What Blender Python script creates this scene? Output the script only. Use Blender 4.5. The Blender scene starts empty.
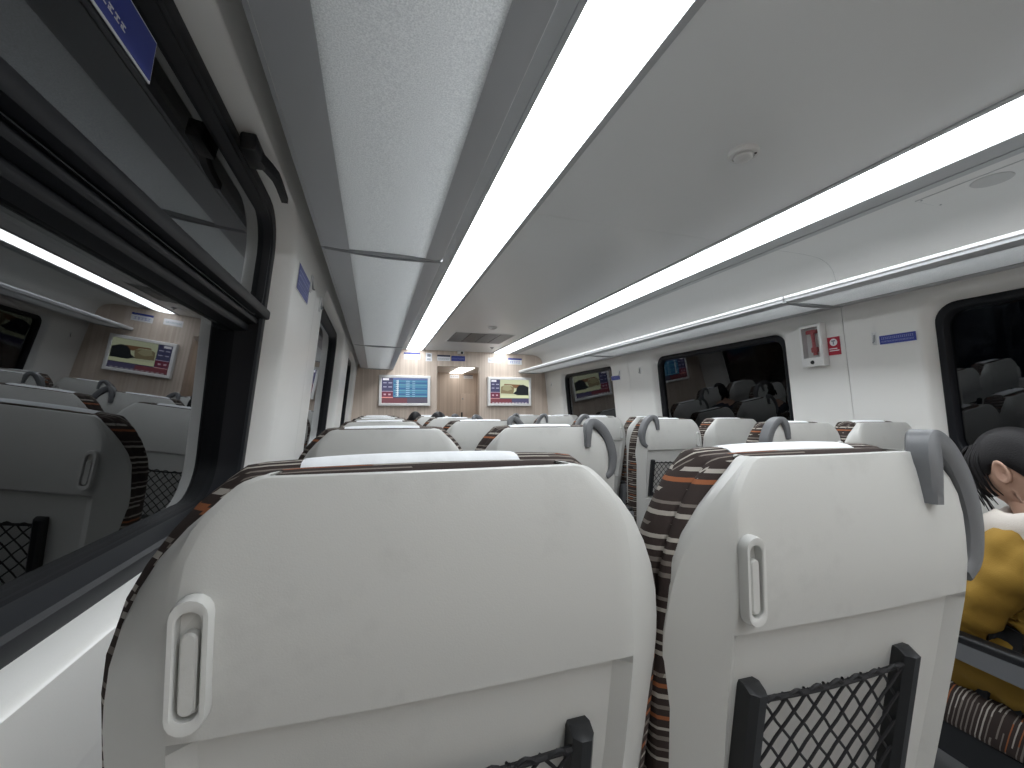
import bpy, bmesh, math, random
from mathutils import Vector, Matrix
random.seed(7)
C = bpy.context.scene.collection
H = 1.25                      # eye height above the floor; z values below are relative to it unless said otherwise
R = math.radians

# ------------------------------------------------------------------ materials
def mat(name, color, rough=.5, metal=0., spec=.5, emit=None, es=0., bump=0., bscale=400., smudge=0., sscale=6., coat=0.):
    m = bpy.data.materials.new(name); m.use_nodes = True
    nt = m.node_tree; b = nt.nodes['Principled BSDF']
    b.inputs['Base Color'].default_value = (*color, 1)
    b.inputs['Roughness'].default_value = rough
    b.inputs['Metallic'].default_value = metal
    b.inputs['Specular IOR Level'].default_value = spec
    b.inputs['Coat Weight'].default_value = coat
    if emit:
        b.inputs['Emission Color'].default_value = (*emit, 1); b.inputs['Emission Strength'].default_value = es
    tc = nt.nodes.new('ShaderNodeTexCoord')
    if bump:
        n = nt.nodes.new('ShaderNodeTexNoise'); n.inputs['Scale'].default_value = bscale
        bp = nt.nodes.new('ShaderNodeBump'); bp.inputs['Strength'].default_value = bump; bp.inputs['Distance'].default_value = .001
        nt.links.new(tc.outputs['Object'], n.inputs['Vector']); nt.links.new(n.outputs['Fac'], bp.inputs['Height'])
        nt.links.new(bp.outputs['Normal'], b.inputs['Normal'])
    if smudge:
        n = nt.nodes.new('ShaderNodeTexNoise'); n.inputs['Scale'].default_value = sscale; n.inputs['Detail'].default_value = 6; n.inputs['Roughness'].default_value = .65
        r = nt.nodes.new('ShaderNodeValToRGB'); r.color_ramp.elements[0].position = .56; r.color_ramp.elements[1].position = .78
        r.color_ramp.elements[0].color = (*color, 1); r.color_ramp.elements[1].color = (*[c*(1-smudge) for c in color], 1)
        nt.links.new(tc.outputs['Object'], n.inputs['Vector']); nt.links.new(n.outputs['Fac'], r.inputs['Fac'])
        nt.links.new(r.outputs['Color'], b.inputs['Base Color'])
    return m

def M2(nt, op, a, b=None):
    n = nt.nodes.new('ShaderNodeMath'); n.operation = op
    for i, v in enumerate((a, b)):
        if v is None: continue
        if isinstance(v, (int, float)): n.inputs[i].default_value = v
        else: nt.links.new(v, n.inputs[i])
    return n.outputs[0]

def fabric(name, axis, cell):
    m = bpy.data.materials.new(name); m.use_nodes = True
    nt = m.node_tree; b = nt.nodes['Principled BSDF']; b.inputs['Roughness'].default_value = .95
    b.inputs['Specular IOR Level'].default_value = .15
    tc = nt.nodes.new('ShaderNodeTexCoord'); sp = nt.nodes.new('ShaderNodeSeparateXYZ'); nt.links.new(tc.outputs['Object'], sp.inputs[0])
    X, Y, Z = sp.outputs
    sn = nt.nodes.new('ShaderNodeSeparateXYZ'); nt.links.new(tc.outputs['Normal'], sn.inputs[0])
    if axis == 'z':
        s = M2(nt, 'ADD', Z, M2(nt, 'MULTIPLY', M2(nt, 'MULTIPLY', Y, 1.2), M2(nt, 'GREATER_THAN', sn.outputs[2], .72))); al = M2(nt, 'ADD', X, M2(nt, 'MULTIPLY', Y, .8))
    else:
        s = M2(nt, 'ADD', Y, M2(nt, 'MULTIPLY', Z, .25)); al = M2(nt, 'ADD', X, Z)
    q = M2(nt, 'DIVIDE', s, cell); k = M2(nt, 'FLOOR', q); fr = M2(nt, 'SUBTRACT', q, k)
    w1 = nt.nodes.new('ShaderNodeTexWhiteNoise'); w1.noise_dimensions = '1D'; nt.links.new(k, w1.inputs['W'])
    seg = M2(nt, 'FLOOR', M2(nt, 'ADD', M2(nt, 'MULTIPLY', al, 13.), M2(nt, 'MULTIPLY', w1.outputs['Value'], 9.)))
    w2 = nt.nodes.new('ShaderNodeTexWhiteNoise'); w2.noise_dimensions = '1D'
    nt.links.new(M2(nt, 'ADD', M2(nt, 'MULTIPLY', k, 17.31), M2(nt, 'MULTIPLY', seg, 3.77)), w2.inputs['W'])
    wd = M2(nt, 'ADD', .24, M2(nt, 'MULTIPLY', w1.outputs['Value'], .22))
    line = M2(nt, 'LESS_THAN', fr, wd)
    r = nt.nodes.new('ShaderNodeValToRGB'); cr = r.color_ramp; cr.interpolation = 'CONSTANT'
    cr.elements[0].position = 0; cr.elements[0].color = (.20, .175, .155, 1)
    cr.elements[1].position = .38; cr.elements[1].color = (.40, .37, .33, 1)
    e = cr.elements.new(.68); e.color = (.045, .035, .032, 1)
    e = cr.elements.new(.91); e.color = (.30, .11, .05, 1)
    nt.links.new(w2.outputs['Value'], r.inputs['Fac'])
    mc = nt.nodes.new('ShaderNodeMix'); mc.data_type = 'RGBA'; mc.inputs['A'].default_value = (.045, .034, .031, 1)
    nt.links.new(line, mc.inputs['Factor']); nt.links.new(r.outputs['Color'], mc.inputs['B']); nt.links.new(mc.outputs['Result'], b.inputs['Base Color'])
    n = nt.nodes.new('ShaderNodeTexNoise'); n.inputs['Scale'].default_value = 900
    bp = nt.nodes.new('ShaderNodeBump'); bp.inputs['Strength'].default_value = .5; bp.inputs['Distance'].default_value = .001
    nt.links.new(tc.outputs['Object'], n.inputs['Vector']); nt.links.new(n.outputs['Fac'], bp.inputs['Height']); nt.links.new(bp.outputs['Normal'], b.inputs['Normal'])
    return m

def wood(name):
    m = bpy.data.materials.new(name); m.use_nodes = True
    nt = m.node_tree; b = nt.nodes['Principled BSDF']; b.inputs['Roughness'].default_value = .45
    tc = nt.nodes.new('ShaderNodeTexCoord'); sp = nt.nodes.new('ShaderNodeSeparateXYZ'); nt.links.new(tc.outputs['Object'], sp.inputs[0])
    al = M2(nt, 'ADD', sp.outputs[0], sp.outputs[1])
    k = M2(nt, 'FLOOR', M2(nt, 'MULTIPLY', al, 55.))
    w = nt.nodes.new('ShaderNodeTexWhiteNoise'); w.noise_dimensions = '1D'; nt.links.new(k, w.inputs['W'])
    mp = nt.nodes.new('ShaderNodeMapping'); mp.inputs['Scale'].default_value = (90, 90, 1.5); nt.links.new(tc.outputs['Object'], mp.inputs['Vector'])
    n = nt.nodes.new('ShaderNodeTexNoise'); n.inputs['Scale'].default_value = 1; n.inputs['Detail'].default_value = 5; nt.links.new(mp.outputs[0], n.inputs['Vector'])
    f = M2(nt, 'ADD', M2(nt, 'MULTIPLY', w.outputs['Value'], .6), M2(nt, 'MULTIPLY', n.outputs['Fac'], .4))
    r = nt.nodes.new('ShaderNodeValToRGB')
    r.color_ramp.elements[0].position = .15; r.color_ramp.elements[0].color = (.55, .455, .38, 1)
    r.color_ramp.elements[1].position = .85; r.color_ramp.elements[1].color = (.68, .58, .50, 1)
    nt.links.new(f, r.inputs['Fac']); nt.links.new(r.outputs['Color'], b.inputs['Base Color'])
    return m

def glass(name, ior, tint):
    m = bpy.data.materials.new(name); m.use_nodes = True
    nt = m.node_tree; nt.nodes.clear()
    out = nt.nodes.new('ShaderNodeOutputMaterial'); mx = nt.nodes.new('ShaderNodeMixShader')
    t = nt.nodes.new('ShaderNodeBsdfTransparent'); t.inputs[0].default_value = (*tint, 1)
    g = nt.nodes.new('ShaderNodeBsdfGlossy'); g.inputs['Roughness'].default_value = .0; g.inputs[0].default_value = (.95, .97, 1, 1)
    f = nt.nodes.new('ShaderNodeFresnel'); f.inputs['IOR'].default_value = ior
    nt.links.new(f.outputs[0], mx.inputs[0]); nt.links.new(t.outputs[0], mx.inputs[1]); nt.links.new(g.outputs[0], mx.inputs[2]); nt.links.new(mx.outputs[0], out.inputs[0])
    return m

def frosted(name, color, tr):
    m = bpy.data.materials.new(name); m.use_nodes = True
    nt = m.node_tree; b = nt.nodes['Principled BSDF']; out = nt.nodes['Material Output']
    b.inputs['Base Color'].default_value = (*color, 1); b.inputs['Roughness'].default_value = .35
    t = nt.nodes.new('ShaderNodeBsdfTranslucent'); t.inputs[0].default_value = (*color, 1)
    mx = nt.nodes.new('ShaderNodeMixShader'); mx.inputs[0].default_value = tr
    nt.links.new(b.outputs[0], mx.inputs[1]); nt.links.new(t.outputs[0], mx.inputs[2]); nt.links.new(mx.outputs[0], out.inputs[0])
    tc = nt.nodes.new('ShaderNodeTexCoord'); n = nt.nodes.new('ShaderNodeTexNoise'); n.inputs['Scale'].default_value = 160
    bp = nt.nodes.new('ShaderNodeBump'); bp.inputs['Strength'].default_value = 1; bp.inputs['Distance'].default_value = .003
    n2 = nt.nodes.new('ShaderNodeTexNoise'); n2.inputs['Scale'].default_value = 380; n2.inputs['Detail'].default_value = 3
    cr = nt.nodes.new('ShaderNodeValToRGB'); cr.color_ramp.elements[0].position = .30; cr.color_ramp.elements[1].position = .70
    cr.color_ramp.elements[0].color = (*[c*.80 for c in color], 1); cr.color_ramp.elements[1].color = (*[min(1, c*1.10) for c in color], 1)
    nt.links.new(tc.outputs['Object'], n2.inputs['Vector']); nt.links.new(n2.outputs['Fac'], cr.inputs['Fac'])
    nt.links.new(cr.outputs['Color'], t.inputs[0]); nt.links.new(cr.outputs['Color'], b.inputs['Base Color'])
    nt.links.new(tc.outputs['Object'], n.inputs['Vector']); nt.links.new(n.outputs['Fac'], bp.inputs['Height']); nt.links.new(bp.outputs['Normal'], b.inputs['Normal'])
    return m

SHELL = mat('seat_plastic', (.57, .57, .548), .36, bump=.12, bscale=700, smudge=.16, sscale=7)
HOOKM = mat('hook_plastic', (.62, .62, .60), .35)
GREY = mat('handle_grey', (.145, .15, .158), .42, bump=.1, bscale=900)
BLACK = mat('black_plastic', (.012, .013, .015), .4)
CORD = mat('black_cord', (.012, .012, .014), .7)
RUBBER = mat('black_rubber', (.007, .008, .011), .5, spec=.25)
BACKF = fabric('striped_back_fabric', 'z', .0125)
SEATF = fabric('striped_cushion_fabric', 'y', .0095)
CLOTH = mat('white_cloth', (.80, .82, .84), .9, bump=.5, bscale=120)
WALL = mat('wall_panel_white', (.80, .795, .77), .33, bump=.1, bscale=600)
COVE = mat('cove_white', (.68, .675, .655), .42)
CEIL = mat('ceiling_white', (.82, .83, .82), .32)
FLOOR = mat('floor_vinyl', (.22, .225, .235), .45)
DARK = mat('dark_gap', (.02, .02, .022), .7)
METAL = mat('brushed_metal', (.36, .37, .38), .36, metal=.75)
TRIM = mat('grey_trim', (.42, .43, .435), .42, metal=.1)
SLOT = mat('dark_slot', (.17, .175, .18), .5)
LIP = mat('bright_metal_lip', (.82, .83, .84), .35)
RACKP = frosted('frosted_panel', (.90, .915, .925), .58)
RACKM = mat('rack_grey', (.55, .565, .585), .4, metal=.1)
WOOD = wood('wood_laminate')
GLASS = glass('window_glass', 1.58, (.30, .32, .34)); GLASSL = glass('window_glass_near', 2.1, (.30, .32, .34))
LIGHTM = mat('light_diffuser', (.9, .9, .9), .5, emit=(.93, .97, 1.0), es=10.3)
VLIGHT = mat('vestibule_diffuser', (.9, .9, .9), .5, emit=(1, .97, .92), es=4)
WHITE = mat('white_paint', (.86, .86, .85), .4)
SIGNW = mat('sign_white', (.80, .81, .84), .5)
SIGNB = mat('sign_blue', (.035, .055, .30), .45)
SIGNT = mat('sign_pale_ink', (.30, .34, .62), .5)
SIGNK = mat('sign_grey_ink', (.25, .27, .33), .5)
NAVY = mat('sign_navy', (.03, .035, .09), .45)
SIGNR = mat('sign_red', (.42, .015, .04), .45)
RED = mat('red_plastic', (.50, .03, .04), .35)
def scr(name, c, s=1.): return mat(name, (.01, .01, .01), .3, emit=c, es=s)
SKIN = mat('skin', (.50, .31, .23), .5, bump=.1, bscale=300)
HAIR = mat('black_hair', (.008, .007, .008), .55, spec=.25, bump=.6, bscale=250)
EYE = mat('eye_white', (.7, .7, .68), .2)
MUSTARD = mat('mustard_cloth', (.30, .175, .022), .85, bump=.4, bscale=350)
CREAM = mat('cream_lining', (.62, .57, .52), .9, bump=.5, bscale=300)
TROUS = mat('dark_trousers', (.03, .032, .04), .9)
NAVYC = mat('dark_cloth', (.03, .035, .05), .9)
LIPS = mat('lips', (.42, .16, .14), .4)

# ------------------------------------------------------------------ mesh helpers
def obj(name, bm, m, parent=None, loc=None, smooth=True, ang=32):
    bm.normal_update()
    bmesh.ops.recalc_face_normals(bm, faces=bm.faces[:])
    for e in bm.edges:
        if len(e.link_faces) == 2:
            e.smooth = e.calc_face_angle(0) < R(ang)
    for f in bm.faces: f.smooth = smooth
    me = bpy.data.meshes.new(name); bm.to_mesh(me); bm.free()
    for mm in (m if isinstance(m, (list, tuple)) else [m]): me.materials.append(mm)
    o = bpy.data.objects.new(name, me); C.objects.link(o)
    if parent: o.parent = parent
    if loc: o.location = loc
    return o
def B(): return bmesh.new()
def box(bm, x0, x1, y0, y1, z0, z1, bev=0., mi=0, seg=2):
    r = bmesh.ops.create_cube(bm, size=1)
    vs = r['verts']
    for v in vs:
        v.co = Vector(((x0+x1)/2+v.co.x*(x1-x0), (y0+y1)/2+v.co.y*(y1-y0), (z0+z1)/2+v.co.z*(z1-z0)))
    fs = set(f for v in vs for f in v.link_faces)
    if bev:
        es = list(set(e for v in vs for e in v.link_edges))
        r = bmesh.ops.bevel(bm, geom=es, offset=bev, segments=seg, profile=.5, affect='EDGES')
        fs = set(r['faces']) | set(f for f in fs if f.is_valid)
    for f in fs: f.material_index = mi
    return fs
def ring_faces(bm, a, b, closed=True, mi=0):
    n = len(a)
    for i in range(n if closed else n-1):
        j = (i+1) % n
        try: bm.faces.new((a[i], a[j], b[j], b[i])).material_index = mi
        except ValueError: pass
def loft(bm, rings, closed=True, cap0=False, cap1=False, mi=0):
    vr = [[bm.verts.new(p) for p in r] for r in rings]
    for a, b in zip(vr, vr[1:]): ring_faces(bm, a, b, closed, mi)
    if cap0: bm.faces.new(vr[0]).material_index = mi
    if cap1: bm.faces.new(vr[-1][::-1]).material_index = mi
    return vr
def frames(pts):
    pts = [Vector(p) for p in pts]; n = len(pts); out = []
    up = None
    for i in range(n):
        t = (pts[min(i+1, n-1)]-pts[max(i-1, 0)]).normalized()
        if up is None:
            up = Vector((0, 0, 1)) if abs(t.z) < .9 else Vector((0, 1, 0))
        s = t.cross(up).normalized(); up = s.cross(t).normalized()
        out.append((pts[i], s, up))
    return out
def tube(bm, pts, r, seg=8, caps=True, mi=0):
    rings = []
    fr = frames(pts)
    for i, (p, s, u) in enumerate(fr):
        rr = r[i] if isinstance(r, (list, tuple)) else r
        rings.append([p+s*math.cos(a)*rr+u*math.sin(a)*rr for a in [2*math.pi*k/seg for k in range(seg)]])
    return loft(bm, rings, True, caps, caps, mi)
def cyl(bm, c, ax, r0, r1, h, seg=20, mi=0):
    ax = Vector(ax).normalized(); s = ax.orthogonal().normalized(); u = ax.cross(s); c = Vector(c)
    rg = [[c+ax*hh+s*math.cos(2*math.pi*k/seg)*rr+u*math.sin(2*math.pi*k/seg)*rr for k in range(seg)] for hh, rr in ((0, r0), (h, r1))]
    loft(bm, rg, True, True, True, mi)
def prism(bm, pts, axis, a, b, mi=0):
    """pts are 2D; axis 'y' -> (x,z) outline pushed from y=a to y=b, 'x' -> (y,z), 'z' -> (x,y)"""
    def P(p, d): return {'y': (p[0], d, p[1]), 'x': (d, p[0], p[1]), 'z': (p[0], p[1], d)}[axis]
    return loft(bm, [[P(p, a) for p in pts], [P(p, b) for p in pts]], True, True, True, mi)
def catmull(pts, n):
    P = [Vector(p) for p in pts]; P = [2*P[0]-P[1]]+P+[2*P[-1]-P[-2]]; out = []
    for i in range(1, len(P)-2):
        for k in range(n):
            t = k/n; a, b, c, d = P[i-1], P[i], P[i+1], P[i+2]
            out.append(.5*((2*b)+(-a+c)*t+(2*a-5*b+4*c-d)*t*t+(-a+3*b-3*c+d)*t**3))
    out.append(P[-2]); return out
def rrect(y0, y1, z0, z1, r, n=6):
    out = []
    for cy, cz, a0 in ((y1-r, z1-r, 0), (y0+r, z1-r, 90), (y0+r, z0+r, 180), (y1-r, z0+r, 270)):
        for k in range(n+1):
            a = R(a0+90*k/n); out.append((cy+r*math.cos(a), cz+r*math.sin(a)))
    return out
def thing(name, label, cat, loc, rz=0, group=None):
    o = bpy.data.objects.new(name, None); o.empty_display_size = .1; C.objects.link(o)
    o.location = loc; o.rotation_euler = (0, 0, rz); return tag(o, label, cat, group)
def tag(o, label, cat, group=None):
    o['label'] = label; o['category'] = cat
    if group: o['group'] = group
    return o
def struct(o): o['kind'] = 'structure'; return o
def copy_tree(o, parent=None):
    c = o.copy(); C.objects.link(c)
    if parent:
        c.parent = parent
    for ch in list(o.children): copy_tree(ch, c)
    return c

# ------------------------------------------------------------------ camera
cam = bpy.data.objects.new('camera', bpy.data.cameras.new('camera')); C.objects.link(cam)
cam.data.sensor_width = 36; cam.data.lens = 435/1024*36; cam.data.clip_start = .02
cam.location = (0, 0, H); cam.rotation_euler = (R(90+3.55), 0, R(-17.5))
sc = bpy.context.scene; sc.camera = cam
sc.view_settings.view_transform = 'Standard'; sc.view_settings.look = 'None'
sc.view_settings.gamma = 1; sc.view_settings.exposure = 0.0; sc.view_settings.use_curve_mapping = False
w = bpy.data.worlds.new('night'); sc.world = w; w.use_nodes = True
w.node_tree.nodes['Background'].inputs[0].default_value = (.012, .015, .022, 1); w.node_tree.nodes['Background'].inputs[1].default_value = .25

# ------------------------------------------------------------------ room
YB, YE = -1.6, 5.9
def XW(s, z): return 2.412-.096*z if s > 0 else -.275+.096*z
CX = 1.09
def cove_x(s, x): return x if s > 0 else 2*CX-x      # profile given for the right-hand side

WIN = {1: [(-.10, 1.285), (2.04, 3.325), (4.08, 5.33)], -1: [(-.10, 1.365), (2.13, 3.42), (4.15, 5.42)]}
ZB = {1: (-.222, .478), -1: (-.255, .556)}
SEAM = {1: [-1.6, 1.655, 3.715, 5.9], -1: [-1.6, 1.86, 3.80, 5.9]}
RAD = {1: .085, -1: .115}
DEP = .055
def wall(s, name):
    bm = B()
    def P(y, z, d=0): return Vector((XW(s, z)+s*d, y, H+z))
    z0, z1 = -.40, (.60 if s > 0 else .575)
    for i in range(3):
        a, b = SEAM[s][i]+(.0015 if i else 0), SEAM[s][i+1]-(.0015 if i < 2 else 0)
        y0, y1 = WIN[s][i]; f0, f1 = ZB[s]
        offs = ((.050, 0), (.040, .003), (.028, .012), (.018, .028), (.006, .048), (0, DEP+.01))
        rings = []
        for o, d in offs:
            top = o if s > 0 else o*.27; bot = o*.7 if s > 0 else o*.25
            rings.append([P(y, z, d) for y, z in rrect(y0-o, y1+o, f0-bot, f1+top, RAD[s]+o*.2, 7)])
        vr = loft(bm, rings, True)
        vo = [bm.verts.new(P(y, z)) for y, z in ((a, z0), (b, z0), (b, z1), (a, z1))]
        es = [bm.edges.new((vo[k], vo[(k+1) % 4])) for k in range(4)]
        h = vr[0]
        es += [bm.edges.get((h[k], h[(k+1) % len(h)])) for k in range(len(h))]
        bmesh.ops.triangle_fill(bm, use_beauty=True, use_dissolve=True, edges=es)
        # the panel turns back into the seam
        for yy in ((b,) if i < 2 else ())+((a,) if i else ()):
            p = [bm.verts.new(P(yy, z0)), bm.verts.new(P(yy, z1)), bm.verts.new(P(yy, z1, .012)), bm.verts.new(P(yy, z0, .012))]
            bm.faces.new(p)
    if s < 0:   # the lining curls in under the luggage rack
        cv = [(XW(s, .573), .573), (XW(s, .573)+.004, .585), (XW(s, .573)+.014, .605), (XW(s, .573)+.03, .63), (-.165, .65)]
        loft(bm, [[(x, YB, H+z) for x, z in cv], [(x, YE, H+z) for x, z in cv]], False)
    # lower lining down to the floor
    prof = [(XW(s, z0), z0), (XW(s, z0)+s*.004, z0-.02), (XW(s, z0)+s*.01, -.75), (XW(s, z0)-s*.0, -1.25)]
    loft(bm, [[(x, YB, H+z) for x, z in prof], [(x, YE, H+z) for x, z in prof]], False)
    # dark backing strips seen in the seams
    for yy in SEAM[s][1:3]:
        q = [P(yy-.01, z0, .011), P(yy+.01, z0, .011), P(yy+.01, z1, .011), P(yy-.01, z1, .011)]
        bm.faces.new([bm.verts.new(v) for v in q]).material_index = 1
    return struct(obj(name, bm, [WALL, DARK], ang=40))
wall(1, 'wall_right'); wall(-1, 'wall_left')

def window(s, i, name, label):
    y0, y1 = WIN[s][i]; f0, f1 = ZB[s]
    def P(y, z, d=0): return Vector((XW(s, z)+s*d, y, H+z))
    hop = s < 0 and i == 0
    gd = .105 if hop else .075; RR = RAD[s]
    def PG(y, z, d=0): return Vector((-.376+.078*(z-.05)-d, y, H+z))
    root = bpy.data.objects.new(name, None); C.objects.link(root); root['kind'] = 'structure'; root['label'] = label
    bm = B(); rg = []
    for o, d in ((.006, DEP+.004), (.004, DEP-.004), (-.004, DEP-.008), (-.024, DEP-.006), (-.030, DEP), (-.034, gd-.004), (-.040, gd+.016), (.006, gd+.02)):
        rg.append([P(y, z, d) for y, z in rrect(y0-o, y1+o, f0-o, f1+o, max(RR+o*.5, .03), 7)])
    rg.append(rg[0]); loft(bm, rg, True)
    obj('window_frame', bm, RUBBER, root)
    def pane(nm, a, b, c, d, dp, r):
        bm = B()
        F = P if dp is not None else PG
        loft(bm, [[F(y, z, dp or 0) for y, z in rrect(a, b, c, d, r, 6)], [F(y, z, (dp or 0)+.008) for y, z in rrect(a, b, c, d, r, 6)]], True, True, True)
        obj(nm, bm, GLASSL if s < 0 else GLASS, root, smooth=False)
    if hop:
        pane('lower_pane', y0+.03, y1-.03, f0+.025, .235, None, .05)
        pane('hopper_pane', y0+.03, y1-.03, .250, f1-.03, .068, .06)
        bm = B()
        def rail(z0, z1, d0, d1):
            loft(bm, [[P(y, z0, d1), P(y, z0+.004, d0+.002), P(y, z0+.008, d0), P(y, z1-.008, d0), P(y, z1-.004, d0+.002), P(y, z1, d1)] for y in (y0+.01, y1-.004)], True, True, True)
        rail(.252, .284, DEP-.018, gd-.01); rail(.234, .256, DEP+.004, gd); rail(.214, .240, DEP+.024, gd+.010)
        obj('transom_bar', bm, RUBBER, root)
        bm = B()   # inner moulding of the tilting hopper light
        rg = []
        for o, d in ((-.026, DEP-.002), (-.034, DEP-.002), (-.044, .066), (-.046, .076)):
            rg.append([P(y, z, d) for y, z in rrect(y0-o, y1+o, .244-o*.2, f1+o, .08, 6)])
        loft(bm, rg, True); obj('hopper_frame', bm, RUBBER, root)
        if i == 0:
            bm = B()
            box(bm, -.262, -.232, .94, 1.02, H+.512, H+.548, .005)
            loft(bm, [[(x-.007, y, H+z-h), (x+.007, y, H+z-h), (x+.007, y, H+z+h), (x-.007, y, H+z+h)] for x, y, z, h in ((-.240, .98, .524, .012), (-.230, 1.04, .530, .012), (-.223, 1.07, .529, .011), (-.221, 1.10, .525, .009), (-.221, 1.165, .519, .007))], True, True, True)
            o = obj('hopper_latch', bm, BLACK, root)
    else:
        pane('window_pane', y0+.03, y1-.03, f0+.03, f1-.03, gd, .06)
    return root
n = 1
for s in (-1, 1):
    for i in range(3):
        window(s, i, 'window_%d' % n, '%s train window in black rubber, %s' % ('left-hand' if s < 0 else 'right-hand', ('nearest the camera', 'in the middle of the car', 'beside the end wall')[i])); n += 1

# floor, ceiling, coves, end walls
bm = B(); box(bm, -.45, 2.65, YB-.1, 7.4, -.06, 0); struct(obj('floor', bm, FLOOR, smooth=False))
for s, nm in ((-1, 'baseboard_left'), (1, 'baseboard_right')):
    bm = B(); x = XW(s, -.40)-s*.002
    box(bm, min(x, x-s*.012), max(x, x-s*.012), YB, YE, .0, .10, .003); struct(obj(nm, bm, TRIM))
ZC = .82
bm = B()
for a, b in ((YB, 1.6545), (1.6555, 3.7145), (3.7155, YE)):
    box(bm, .612, 1.568, a, b, H+ZC, H+ZC+.02, .0015)
box(bm, .55, 1.62, YB, YE, H+ZC+.02, H+ZC+.03, mi=1)
struct(obj('ceiling', bm, [CEIL, DARK], smooth=False))
for s, nm in ((1, 'trim_1'), (-1, 'trim_2')):
    bm = B()
    prof = [(1.925, .812), (2.02, .812), (2.12, .810), (2.20, .803), (2.25, .790), (2.29, .765), (2.315, .73), (2.33, .68), (2.343, .62), (2.352, .585), (2.353, .55)]
    sm = catmull([(x, 0, z) for x, z in prof], 3)
    for a, b in zip([YB, 1.6535, 3.7155], [1.6525, 3.7145, YE]):
        loft(bm, [[(cove_x(s, p.x), a, H+p.z) for p in sm], [(cove_x(s, p.x), b, H+p.z) for p in sm]], False)
    struct(obj(nm, bm, COVE)); 
    bm = B()
    # grey channel between the strip light and the cove
    for q_, (x0, x1, z) in enumerate(((1.791, 1.806, .811), (1.806, 1.892, .814), (1.892, 1.929, .811))):
        xa, xb = sorted((cove_x(s, x0), cove_x(s, x1))); box(bm, xa, xb, YB, YE, H+z, H+z+.03, .001, mi=1 if q_ == 1 else 0)
    xa, xb = sorted((cove_x(s, 1.566), cove_x(s, 1.588))); box(bm, xa, xb, YB, YE, H+.814, H+.84, .001)
    struct(obj('trim_%d' % (3 if s > 0 else 4), bm, [TRIM, SLOT], smooth=False))
bm = B(); box(bm, -.5, 2.7, YB, 7.4, H+.87, H+.92); struct(obj('trim_5', bm, DARK, smooth=False))   # roof shell above the linings
for s, nm, lab in ((1, 'ceiling_light', 'long white strip light along the right side of the ceiling'), (-1, 'ceiling_light', 'long white strip light along the ceiling beside the left luggage rack')):
    t = thing(nm, lab, 'light', (cove_x(s, 1.69), 2, H+.82), group='ceiling strip lights')
    for a, b in ((YB, -.32), (-.317, 1.36), (1.363, 3.04), (3.043, 4.72), (4.723, YE-.05)):
        bm = B()
        pr = [(-.101, .004), (-.098, -.006), (-.06, -.012), (0, -.014), (.06, -.012), (.098, -.006), (.101, .004)]
        loft(bm, [[(x, a-2, z) for x, z in pr], [(x, b-2, z) for x, z in pr]], True, True, True)
        obj('diffuser', bm, LIGHTM, t)

# end wall with the alcove to the vestibule
bm = B()
XL_, XR_ = -.34, 2.52; ax0, ax1, az = .80, 1.385, .607
box(bm, XL_, ax0, YE, YE+.07, 0, H+.86); box(bm, ax1, XR_, YE, YE+.07, 0, H+.86); box(bm, ax0, ax1, YE, YE+.07, H+az, H+.86)
struct(obj('wall_end', bm, WOOD, smooth=False))
bm = B(); box(bm, XL_, XR_, YB-.07, YB, 0, H+.86); struct(obj('wall_back', bm, WOOD, smooth=False))
bm = B(); box(bm, .55, .60, YE+.07, 7.1, 0, H+.64); struct(obj('wall_vestibule_left', bm, WOOD, smooth=False))
bm = B(); box(bm, 1.62, 1.67, YE+.07, 7.1, 0, H+.64); struct(obj('wall_vestibule_right', bm, WOOD, smooth=False))
bm = B(); box(bm, .55, 1.67, YE+.07, 7.17, H+.625, H+.66); struct(obj('ceiling_vestibule', bm, CEIL, smooth=False))
bm = B(); box(bm, .55, 1.67, 7.1, 7.17, 0, H+.63); struct(obj('wall_vestibule_end', bm, WOOD, smooth=False))
d = bpy.data.objects.new('door_1', None); C.objects.link(d); d['kind'] = 'structure'; d['label'] = 'wood-faced door at the back of the vestibule'
bm = B(); box(bm, 1.345, 1.600, 7.082, 7.099, .01, H+.285, .002); obj('door_leaf', bm, WOOD, d)
bm = B(); box(bm, 1.352, 1.378, 7.060, 7.080, H-.20, H-.02, .006); obj('door_handle', bm, BLACK, d)
bm = B(); cyl(bm, (1.38, 7.081, H+.20), (0, -1, 0), .014, .012, .008); obj('door_lock', bm, METAL, d)
t = thing('vestibule_light', 'small white ceiling light inside the doorway of the end wall', 'light', (1.26, 6.6, H+.623))
bm = B(); box(bm, -.10, .10, -.50, .45, -.012, .004, .004); obj('diffuser', bm, VLIGHT, t)

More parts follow.
